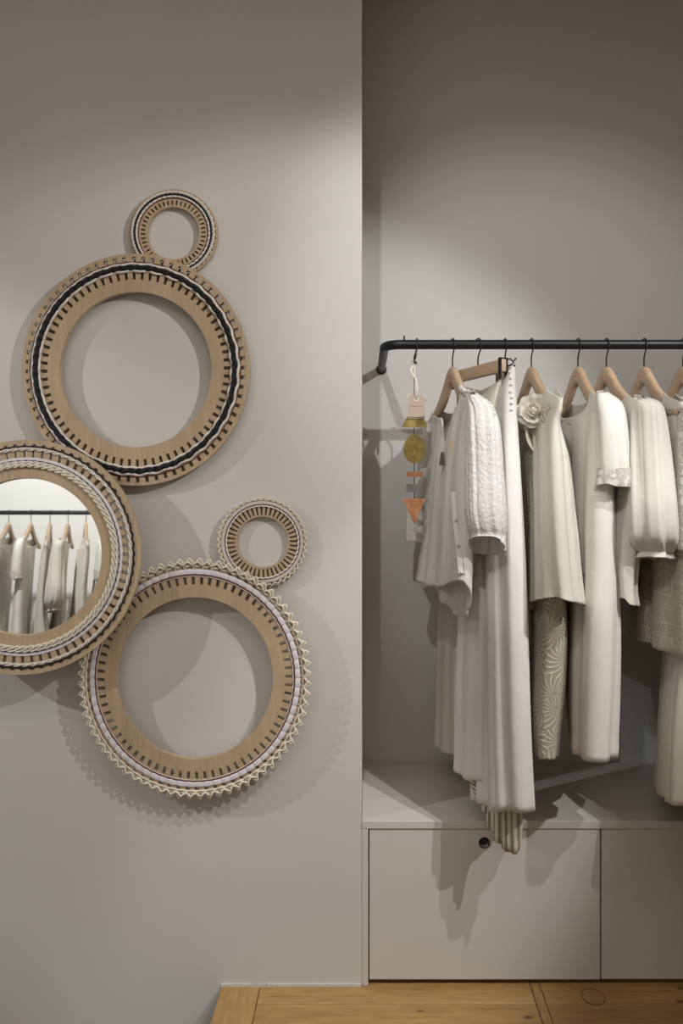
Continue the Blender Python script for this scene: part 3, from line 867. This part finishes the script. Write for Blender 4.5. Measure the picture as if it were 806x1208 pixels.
# --- G1 cropped embroidered blouse
b1 = Loft([(508, 494, 2.03, 575, 476, 1.70, .02), (504, 510, 2.04, 574, 500, 1.69, .055), (500, 560, 2.04, 572, 560, 1.70, .075),
           (495, 620, 2.03, 568, 610, 1.72, .072), (490, 660, 2.02, 566, 655, 1.72, .068), (486, 684, 2.02, 564, 690, 1.72, .066)],
          near_top=[(-1, 0), (-.75, .012), (-.42, -.002), (-.3, -.06), (-.14, -.225), (-.02, -.06), (.12, .032), (.3, .055), (.55, .04), (1, 0)],
          far_top=shoulders(.03), t_top=.62, near_hem=[(-1, 0), (-.2, -.004), (.3, -.010), (.55, -.006), (.75, .006), (1, .012)],
          far_hem=[(-1, -.004), (-.6, -.05), (0, -.085), (.5, -.088), (.85, -.06), (1, -.01)], t_hem=.3,
          folds=((.11, .001, .006, .4, 1.2, 1), (.05, .0005, .002, 2, -1, 1)), nper=220, hang=(534, 13), neck=(.125, .045, .03, -.03), vcut=(.012, .055, .19))
g = garment('blouse', 'cropped white embroidered blouse, unbuttoned, with puffed elbow sleeves', 'blouse', b1)
b1.build('bodice', F_cotton, g)
sl = Loft([(549, 459, 1.72, 562, 465, 1.68, .02), (553, 480, 1.73, 580, 480, 1.66, .06), (554, 510, 1.73, 587, 510, 1.64, .08),
           (553, 560, 1.73, 591, 560, 1.63, .09), (554, 600, 1.73, 593, 600, 1.62, .095), (556, 622, 1.72, 594, 620, 1.62, .09),
           (559, 637, 1.71, 594, 630, 1.625, .08), (556, 648, 1.72, 594, 637, 1.62, .088)], origin=b1.o,
          near_hem=[(-1, -.012), (-.3, -.006), (.5, .006), (1, .010)], far_hem=[(-1, -.012), (-.4, -.02), (.3, -.016), (.8, 0), (1, .01)], t_hem=.12,
          folds=((.026, .0025, .002, .4, 1, 1), (.011, .0007, .0007, 0, 2, 1)), t_top=0)
sl.build('sleeve', F_gauze, g)
sl2 = Loft([(500, 500, 2.04, 511, 497, 2.0, .02), (498, 530, 2.06, 512, 530, 2.0, .04), (491, 570, 2.08, 508, 570, 2.03, .045),
            (481, 605, 2.09, 500, 605, 2.05, .05), (479, 640, 2.09, 498, 640, 2.05, .05)], origin=b1.o, folds=((.03, .002, .002, 0, 1, 1),), t_top=0, t_hem=0, nper=64, nrow=40)
sl2.build('sleeve', F_gauze, g)
# placket, buttons, inner tag
def strip(name, L_, path, wid, mat, parent, lift=.002, off=(0, 0, 0)):
    c_ = np.array([at_py(L_, py, c, lift) for py, c in path]); c_ = catmull(c_, 40)
    V = []
    for p_ in c_: V += [p_+np.array((-wid/2*.6, wid/2*.8, 0)), p_+np.array((-.0015, 0, 0)), p_+np.array((wid/2*.6, -wid/2*.8, 0))]
    Fc = [(3*i+k, 3*i+3+k, 3*i+4+k, 3*i+1+k) for i in range(len(c_)-1) for k in (0, 1)]
    o_ = mesh_obj(name, V, Fc, mat, parent, True, [(v[0], v[2]) for v in V])
    md = o_.modifiers.new('thickness', 'SOLIDIFY'); md.thickness = .0016
    return o_
pl_ = catmull([surf_px(b1, x_, y_, .0018) for x_, y_ in ((536, 582), (538, 605), (540, 630), (543, 655), (545, 678))], 40)
tube('placket', pl_, .0085, F_cotton, g, 10, flat=.16)
tube('placket_edge', pl_+np.array((.008, -.003, 0)), .0009, F_cotton, g, 5)
for px__, py in ((540, 612), (542, 642), (545, 676)): pearl(g, surf_px(b1, px__, py, .0055), .0032, M_btn, sq=1)
q = at_py(b1, 545, -.22, .006)
bm = bmesh.new(); box_bm(-.0075, .0075, -.001, 0, -.034, 0, bm=bm)
for v in bm.verts:
    if v.co.z > -.001: v.co.x *= .55
pt = bm_obj('price_tag', bm, plain('dark_tag', (.10, .08, .065), .7), g); pt.location = Vector(surf_px(b1, 527, 534, .012)); pt.rotation_euler = (0, math.radians(3), -.35)
bm = box_bm(-.004, .004, .001, .002, -.045, 0); pt = bm_obj('size_tag', bm, plain('straw_tag', (.58, .48, .30), .8), g); pt.location = Vector(surf_px(b1, 534, 520, .006)); pt.rotation_euler = (0, 0, -.4)
# collar roll with ruffles along the shoulder
rf = []
base = catmull([P(543, 457, 1.74)-b1.o, P(553, 466, 1.71)-b1.o, P(566, 471, 1.69)-b1.o, P(577, 477, 1.67)-b1.o, P(582, 490, 1.66)-b1.o], 90)
base = base+np.stack([np.zeros(90), .002*np.sin(np.arange(90)*.9), .0022*np.sin(np.arange(90)*1.3)], 1)
tube('shoulder_frill', base, .006+.0015*np.sin(np.arange(90)*.8), F_gauze, g, 10)

# --- G2 wide trousers
tw = Loft([(536, 455, 1.95, 596, 447, 1.77, .018), (533, 490, 1.96, 596, 480, 1.77, .05), (524, 580, 1.98, 585, 570, 1.78, .08), (515, 690, 2.0, 568, 690, 1.82, .09)],
          near_top=[(-1, 0), (-.5, -.03), (0, -.045), (.5, -.03), (1, 0)], far_top=[(-1, 0), (0, -.02), (1, 0)], t_top=.4,
          folds=((.06, .001, .005, 0, 1, 1),), t_hem=0)
g = garment('trousers', 'wide-legged off-white trousers whose hems end left of the long skirt', 'trousers', tw)
tw.build('waist', F_warm, g)
la = Loft([(520, 650, 2.14, 552, 650, 2.02, .03), (514, 720, 2.14, 552, 720, 2.0, .035), (512, 800, 2.13, 550, 800, 1.99, .045), (510, 876, 2.12, 552, 890, 1.99, .05)],
          origin=tw.o, folds=((.07, .001, .004, 1, .5, 1),), t_top=0, t_hem=.1, near_hem=[(-1, .0), (0, -.006), (1, 0)], hem=.0008)
la.build('leg', F_warm, g)
lb = Loft([(540, 650, 1.95, 578, 650, 1.83, .045), (537, 720, 1.95, 584, 720, 1.80, .05), (534, 800, 1.93, 586, 800, 1.80, .06), (531, 908, 1.92, 588, 921, 1.80, .065)],
          origin=tw.o, folds=((.075, .001, .006, 2.4, .3, 1),), t_top=0, t_hem=.1, near_hem=[(-1, 0.012), (-.2, -.002), (1, 0)], hem=.0008)
lb.build('leg', F_crepe, g)

# --- G3 long skirt with pearls
sk = Loft([(588, 447, 1.95, 610, 433, 1.75, .02), (568, 478, 1.96, 613, 462, 1.74, .05), (565, 520, 1.96, 615, 510, 1.73, .06), (559, 600, 1.96, 622, 600, 1.71, .08),
           (553, 700, 1.96, 628, 700, 1.69, .09), (553, 850, 1.96, 633, 850, 1.67, .10), (554, 936, 1.96, 638, 958, 1.66, .105)],
          near_top=[(-1, -.0), (-.3, -.005), (.6, 0), (1, .004)], far_top=None, t_top=.1, near_hem=[(-1, .004), (-.72, -.016), (-.40, .004), (-.2, 0), (.0, -.0), (.3, -.01), (1, 0)],
          t_hem=.1, folds=((.105, .000, .013, 2.2, .5, .7), (.047, .0, .003, 1.0, .8, 1)), nper=200, hem=.001)
g = garment('skirt', 'long plain white skirt with a column of pearl buttons at its top', 'skirt', sk)
sk.build('skirt_panel', F_crepe, g)
for k in range(7): pearl(g, surf_px(sk, 602.0+.3*k, 439+7.6*k, .0035), .0034, M_pearl, sq=1)

# --- striped dress hanging inside
sp_ = Loft([(580, 480, 1.93, 606, 470, 1.78, .02), (572, 640, 1.94, 612, 640, 1.75, .05), (568, 800, 1.93, 622, 800, 1.73, .06), (560, 950, 1.90, 632, 1001, 1.71, .075)],
           near_hem=[(-1, .045), (-.6, .05), (-.58, .02), (-.2, .018), (-.18, .0), (.2, -.006), (.22, -.016), (1, -.016)],
           far_hem=[(-1, .04), (0, .07), (1, .09)], t_top=0, t_hem=.12, folds=((.04, .0, .005, 0, .3, 1.5),), nper=200)
g = garment('striped_dress', 'cream and olive striped linen hem peeking out under the white skirt', 'dress', sp_)
sp_.build('skirt_panel', F_stripe, g)
V = []
for i in range(9):
    for j in range(7):
        u, v_ = i/8, j/6
        p_ = P(556-12*(1-v_)*0+u*(12+4*v_)-(v_*0)-10*(1-v_)+6*v_, 903+v_*40-u*6, 1.86-.02*math.sin(u*5)-.01*v_)-sp_.o
        V.append(p_)
o_ = mesh_obj('flap', V, [(i*7+j, i*7+j+1, (i+1)*7+j+1, (i+1)*7+j) for i in range(8) for j in range(6)], F_stripe, g, True, [(v[0]*.0+v[2]*1.2, v[0]) for v in V])
md = o_.modifiers.new('thickness', 'SOLIDIFY'); md.thickness = .001

# --- G4 beaded dress and tulle cape with rose
bd = Loft([(612, 474, 2.02, 654, 466, 1.72, .02), (608, 520, 2.02, 656, 500, 1.72, .045), (614, 600, 2.0, 660, 600, 1.73, .05), (624, 720, 1.98, 671, 720, 1.73, .075),
           (626, 800, 1.97, 669, 800, 1.73, .08), (629, 860, 1.94, 661, 862, 1.76, .07), (631, 880, 1.92, 658, 896, 1.78, .06)],
          near_top=shoulders(.05), far_top=shoulders(.03), t_top=.1, t_hem=.05, folds=((.09, .001, .005, 1, 1, 1),), hang=(627, 8), neck=(.12, .09, .05, 0), half=.165)
g = garment('beaded_dress', 'champagne dress with fans of beading showing below the tulle cape', 'dress', bd)
bd.build('dress_body', F_bead, g)
tl = Loft([(615, 470, 2.02, 658, 463, 1.69, .02), (609, 512, 2.02, 669, 500, 1.665, .06), (622, 540, 1.98, 676, 540, 1.65, .09), (626, 620, 1.96, 684, 620, 1.63, .11),
           (623, 680, 1.95, 691, 680, 1.61, .12), (622, 718, 1.95, 696, 710, 1.60, .13)],
          near_top=shoulders(.045), far_top=shoulders(.03), t_top=.18, near_hem=[(-1, .0), (-.9, 0), (-.89, -.012), (-.55, -.014), (-.54, -.006), (-.3, 0), (-.29, -.011), (.1, -.012), (.11, .004), (1, .012)],
          t_hem=.06, folds=((.06, .001, .009, 1, 1.2, 1), (.027, 0, .002, .3, 1, 1)), nper=200, hang=(627, 8), neck=(.115, .06, .04, 0), half=.197, rise=.016, e1=.97, e2=.95)
g = garment('tulle_cape', 'ivory tulle cape with a large fabric rose at its neckline', 'cape', tl)
tl.build('outer_layer', F_tulle, g)
tl2 = Loft([(630, 530, 1.93, 664, 530, 1.72, .04), (631, 620, 1.91, 672, 620, 1.70, .06), (629, 680, 1.90, 679, 680, 1.68, .075), (628, 712, 1.90, 683, 704, 1.67, .08)],
           origin=tl.o, t_top=0, t_hem=0, folds=((.06, .001, .007, 2, -1, 1),))
tl2.build('inner_layer', F_tulle, g)
# rose
rc = P(630, 485, 1.745)-tl.o
rose = bm_obj('rose', (lambda b_: (bmesh.ops.create_uvsphere(b_, u_segments=14, v_segments=10, radius=.012), b_)[1])(bmesh.new()), F_petal, g, True)
rose.location = rc
def petal(r, wd, cup, seedv):
    rng = random.Random(seedv); V = []; n, m = 7, 8
    for i in range(n):
        v_ = i/(n-1)
        for j in range(m):
            u = j/(m-1)*2-1
            ww = wd*math.sin(PI*min(1, v_*.62+.14))**.7
            x = u*ww; y = r*v_*math.sqrt(max(.2, 1-.3*u*u))
            z = cup*(v_**2)*r+.22*r*u*u*.5*(1-v_)+.05*r*math.sin(5*u+seedv)*v_
            V.append((x, y, z))
    return V, [(i*m+j, i*m+j+1, (i+1)*m+j+1, (i+1)*m+j) for i in range(n-1) for j in range(m-1)]
k = 0
for ringi, (cnt, rr_, wd, cup, tilt_) in enumerate(((5, .016, .010, .9, 62), (6, .024, .014, .5, 38), (8, .034, .017, .25, 18), (9, .042, .019, .1, 4))):
    for i in range(cnt):
        k += 1
        v_, f_ = petal(rr_, wd, cup, k)
        po = mesh_obj('petal', v_, f_, F_petal, rose, True)
        az = 2*PI*i/cnt+ringi*.5+random.uniform(-.15, .15)
        # local z of flower points to the camera (-Y): rotate petals around it
        mt = Matrix.Rotation(-.25, 4, 'Z') @ Matrix.Rotation(PI/2, 4, 'X') @ Matrix.Rotation(az, 4, 'Z') @ Matrix.Translation((0, .003, .002*(4-ringi))) @ Matrix.Rotation(math.radians(tilt_+random.uniform(-6, 6)), 4, 'X')
        po.matrix_local = mt
rib = catmull([P(621, 505, 1.77)-tl.o, P(622.5, 515, 1.765)-tl.o, P(626, 525, 1.76)-tl.o, P(631, 534, 1.755)-tl.o], 24)
tube('ribbon', rib, np.interp(np.arange(24), [0, 12, 23], [.003, .005, .001]), M_ribbon, g, 8, flat=.3)

# --- G5 satin dress
sd = Loft([(666, 484, 2.01, 722, 470, 1.70, .02), (656, 510, 2.0, 728, 500, 1.69, .06), (660, 600, 2.0, 733, 600, 1.68, .09), (665, 680, 1.99, 735, 680, 1.67, .10),
           (667, 740, 1.98, 735, 740, 1.66, .11), (670, 820, 1.96, 732, 820, 1.66, .11), (677, 862, 1.93, 727, 899, 1.66, .10)],
          near_top=[(-1, 0), (-.72, .012), (-.5, -.022), (-.2, -.035), (.1, .0), (.28, .055), (.42, .06), (.75, .035), (1, 0)], far_top=shoulders(.02), t_top=.14,
          near_hem=[(-1, .0), (-.2, -.012), (1, .0)], t_hem=.06, folds=((.12, .001, .009, .2, .9, 1), (.05, .0, .002, 2, -1.4, 1)), hem=.001, hang=(682, 6), neck=(.105, .075, .02, -.01))
g = garment('satin_dress', 'knee-length ivory satin dress with lace-edged short sleeve', 'dress', sd)
sd.build('dress_body', F_satin, g)
ss = Loft([(704, 461, 1.74, 716, 463, 1.69, .025), (708, 476, 1.73, 730, 478, 1.66, .06), (709, 505, 1.73, 736, 505, 1.645, .07), (709, 540, 1.73, 738, 540, 1.64, .075), (710, 562, 1.73, 739, 568, 1.64, .075)],
          origin=sd.o, t_top=0, t_hem=0, folds=((.05, .001, .003, 0, 1, 1),))
ss.build('sleeve', F_satin, g)
sc_ = Loft([(710, 548, 1.731, 740, 553, 1.638, .078), (709, 562, 1.73, 740, 568, 1.637, .08), (706, 575, 1.73, 740, 574, 1.637, .08)], origin=sd.o, t_top=0,
           near_hem=[(-1, -.035), (-.8, -.03), (-.62, .004), (-.35, -.05), (-.15, -.055), (.3, -.01), (1, .008)], t_hem=.7, folds=((.03, .001, .002, 0, 1, 1),))
sc_.build('lace_cuff', F_lace, g)
strip('waist_seam', sd, [(676, -.9), (677, -.3), (678, .3), (678, .95)], .0008, F_satin, g, .001)

# --- G6 voile blouse with puff sleeve
vb = Loft([(731, 487, 2.01, 767, 471, 1.72, .02), (690, 510, 2.0, 768, 500, 1.72, .05), (700, 600, 2.0, 765, 600, 1.74, .07), (712, 660, 2.0, 757, 660, 1.78, .07), (724, 690, 2.0, 752, 694, 1.84, .055), (728, 704, 2.0, 753, 714, 1.84, .06)],
          near_top=[(-1, 0), (-.7, .014), (-.4, .0), (0, .015), (.3, .05), (.6, .045), (1, 0)], far_top=shoulders(.02), t_top=.16,
          near_hem=[(-1, 0), (0, -.002), (1, .02)], far_hem=[(-1, 0), (0, -.012), (1, 0)], t_hem=.1, folds=((.07, .001, .005, 0, 2, 1),), hang=(715.5, 7), neck=(.125, .03, .02, .0))
g = garment('voile_blouse', 'ivory voile blouse with one big gathered puff sleeve', 'blouse', vb)
vb.build('bodice', F_voile, g)
vs_ = Loft([(747, 466, 1.75, 766, 470, 1.69, .02), (750, 478, 1.75, 777, 478, 1.66, .06), (751, 510, 1.75, 783, 510, 1.65, .08), (750, 560, 1.76, 790, 560, 1.63, .10),
            (747, 605, 1.77, 795, 600, 1.61, .115), (747, 635, 1.77, 796, 632, 1.61, .115), (752, 650, 1.76, 792, 646, 1.63, .09), (757, 655, 1.75, 789, 650, 1.64, .07), (754, 661, 1.76, 791, 657, 1.63, .08)],
           origin=vb.o, t_top=0, t_hem=.08, near_hem=[(-1, .004), (0, -.002), (1, 0)], folds=((.055, .003, .008, 1.5, 1.3, .6), (.02, .0015, .0012, 0, 1, 1)), nper=160)
vs_.build('sleeve', F_voile, g)
tube('cuff_edge', [vs_.V[-6, k]-np.array(vb.o) for k in range(0, 160, 4)], .0022, F_satin, g, 6, True, (0, 0, 1))

# --- G7 crochet top with fringe
cr = Loft([(774, 486, 2.02, 822, 470, 1.70, .02), (732, 520, 2.02, 832, 505, 1.68, .07), (734, 600, 2.03, 842, 600, 1.66, .10), (736, 680, 2.04, 850, 680, 1.65, .12), (736, 741, 2.05, 856, 776, 1.64, .14)],
          near_top=[(-1, 0), (-.6, .02), (-.2, .045), (.1, .03), (.4, .05), (1, 0)], far_top=shoulders(.02), t_top=.2, t_hem=.05, near_hem=[(-1, 0), (-.3, -.006), (.2, .004), (1, 0)],
          folds=((.12, .001, .009, .5, .8, 1),), hang=(760, 4), neck=(.12, .05, .02, 0))
g = garment('crochet_dress', 'oatmeal crochet tunic with straw fringe trim across the chest', 'tunic', cr)
cr.build('tunic_body', F_croch, g)
yk = Loft([(771, 482, 2.01, 823, 468, 1.69, .024), (740, 497, 2.01, 829, 490, 1.675, .07), (765, 520, 1.98, 836, 540, 1.66, .09), (792, 545, 1.93, 838, 600, 1.65, .10)],
          near_top=[(-1, 0), (-.6, .02), (-.2, .047), (.1, .032), (.4, .052), (1, 0)], far_top=shoulders(.02), t_top=.4, t_hem=0, origin=cr.o, folds=((.12, .001, .003, .5, .8, 1),), hang=(760, 4), neck=(.12, .045, .02, 0), half=.197)
yk.build('yoke', F_rib, g)
parts = []; rng = random.Random(2)
pth = catmull([P(774, 484, 1.95), P(782, 502, 1.86), P(794, 524, 1.77), P(808, 544, 1.70), P(824, 560, 1.67)], 90)
for p_ in pth:
    for q_ in range(2):
        p0 = p_-np.array(cr.o)+np.array((rng.uniform(-.002, .002), -.004, rng.uniform(-.002, .002)))
        d_ = np.array((-.012+rng.uniform(-.004, .004), .004, -.022+rng.uniform(-.005, .004)))
        parts.append(tube_data([p0+np.array((0, -.004, 0)), p0+d_*.5+np.array((-.003, -.006, 0)), p0+d_], .0011, 4))
v_, f_ = join_data(parts); fr_ = mesh_obj('fringe', v_, f_, F_fringe, g, True, np.zeros((len(v_), 2))); fr_['kind'] = 'stuff'
cs = Loft([(800, 468, 1.72, 820, 474, 1.66, .03), (797, 520, 1.72, 836, 520, 1.62, .07), (796, 580, 1.72, 842, 580, 1.61, .08), (795, 645, 1.72, 844, 650, 1.60, .085)], origin=cr.o,
          t_top=0, t_hem=0, folds=((.04, .001, .004, 0, 1, 1),))
cs.build('sleeve', F_lace, g)

# --- G8 pale long dress at the right edge
pd = Loft([(795, 484, 2.01, 862, 470, 1.70, .02), (772, 520, 2.0, 870, 510, 1.69, .06), (776, 640, 2.0, 876, 640, 1.68, .07), (784, 770, 1.98, 862, 770, 1.66, .12), (782, 850, 1.96, 852, 850, 1.63, .12), (779, 920, 1.96, 850, 955, 1.61, .125)],
          near_top=shoulders(.06), far_top=shoulders(.02), t_top=.12, t_hem=.05, near_hem=[(-1, 0), (-.8, -.0), (-.5, -.008), (1, 0)], folds=((.11, .001, .016, 2.9, .6, 1), (.05, 0, .004, 1, 1, 1)), hang=(806, 5), neck=(.09, .07, .02, 0))
g = garment('long_dress', 'long pale crepe dress hanging lowest behind the crochet tunic', 'dress', pd)
pd.build('dress_body', F_warm, g)

# ------------------------------------------------------------------ copies further along the rail and on the opposite rack
def children_of(o): return [c for c in bpy.data.objects if c.parent == o]
def copy_tree(o, parent=None):
    c_ = o.copy(); C.objects.link(c_)
    if parent is not None: c_.parent = parent
    for ch in children_of(o): copy_tree(ch, c_)
    return c_
byname = {}
for o in bpy.data.objects:
    if o.parent is None: byname[o.name] = o
def place(src, hsrc, hx_new, hy, hz, rot, label, hlabel, group, hgroup, thin=1.0):
    """copy garment src with its hanger hsrc so the hook sits at (hx_new, hy, hz), turned by rot"""
    off = byname[src].location-hsrc.location
    a_ = copy_tree(byname[src]); h_ = copy_tree(hsrc)
    R3 = Matrix.Rotation(rot, 3, 'Z')
    off.x *= thin; a_.scale = (thin, 1, 1)
    a_.location = Vector((hx_new, hy, hz))+R3 @ off; a_.rotation_euler = (0, 0, rot)
    h_.location = (hx_new, hy, hz); h_.rotation_euler = (0, 0, hsrc.rotation_euler[2]+rot)
    a_['label'] = label; h_['label'] = hlabel; a_['group'] = group; h_['group'] = hgroup
# opposite rack, seen in the mirror
ZR2 = 1.45; YR2 = -.47
XA2, XB2 = -2.75, -1.28
rk = thing('clothes_rail', 'black rail full of cream dresses reflected in the round mirror', 'clothes rail', (XA2, YBK, ZR2))
pts = [(0, .001, 0), (0, YR2-YBK-.04, 0)]
for t in np.linspace(0, PI/2, 8)[1:]: pts.append((.04-.04*math.cos(t), YR2-YBK-.04+.04*math.sin(t), 0))
for q in np.linspace(.1, XB2-XA2-.1, 10): pts.append((q, YR2-YBK, 0))
for t in np.linspace(0, PI/2, 8): pts.append((XB2-XA2-.04+.04*math.sin(t), YR2-YBK-.04+.04*math.cos(t), 0))
pts.append((XB2-XA2, .001, 0))
tube('rail_tube', pts, RR, M_black, rk, 14, ref=(0, 0, 1))
GG, HG = 'cream dresses on the opposite rail', 'wooden hangers on the opposite rail'
NTH = ['rightmost', 'second from right', 'third from right', 'fourth from right', 'fifth from right', 'sixth from right', 'seventh from right']
seq = [('satin_dress', H5, -1.52, -24, 'lace-cuffed satin dress'), ('long_dress', H8, -1.63, -30, 'narrow plain dress'), ('voile_blouse', H6, -1.735, -20, 'puff-sleeved blouse'),
       ('long_dress', H8, -1.84, -24, 'plain long dress'), ('satin_dress', H5, -1.95, -14, 'satin dress with short sleeve'), ('long_dress', H8, -2.08, -12, 'plain pale dress'), ('satin_dress', H5, -2.2, -14, 'satin dress at the mirror rim')]
for i, (sname, hs_, xx, rt, kind_) in enumerate(seq):
    place(sname, hs_, xx, YR2, ZR2, PI+math.radians(rt), kind_+' reflected in the mirror, '+NTH[i]+' of the row', 'wooden hanger reflected in the mirror, '+NTH[i]+' of the row', GG, HG, .72)
# unseen gowns added further right on the rail to shade the niche
gw = Loft([(868, 490, 2.0, 885, 470, 1.68, .03), (866, 600, 2.0, 900, 600, 1.64, .08), (866, 850, 1.98, 905, 850, 1.60, .09), (866, 960, 1.83, 908, 960, 1.56, .09), (868, 1010, 1.81, 910, 1060, 1.54, .09)],
          t_top=.1, t_hem=.05, folds=((.10, .001, .012, 1, 1, 1),), hang=(870, 2), neck=(.09, .05, .03, 0))
H9 = make_hanger(870, 2, 'wooden hanger of an added gown on the rail beyond the right edge of the photo', 'hangers further along the rail')
g = garment('shade_gown', 'unseen floor-length gown added for shade on the rail beyond the right edge of the photo', 'dress', gw, 'unseen gowns added for shade')
gw.build('gown_body', F_crepe, g); byname['shade_gown'] = g
for i, xx in enumerate([1.13, 1.29, 1.45]):
    place('shade_gown', H9, xx, YW, ZR, 0, g['label'], H9['label'], 'unseen gowns added for shade', 'hangers further along the rail')
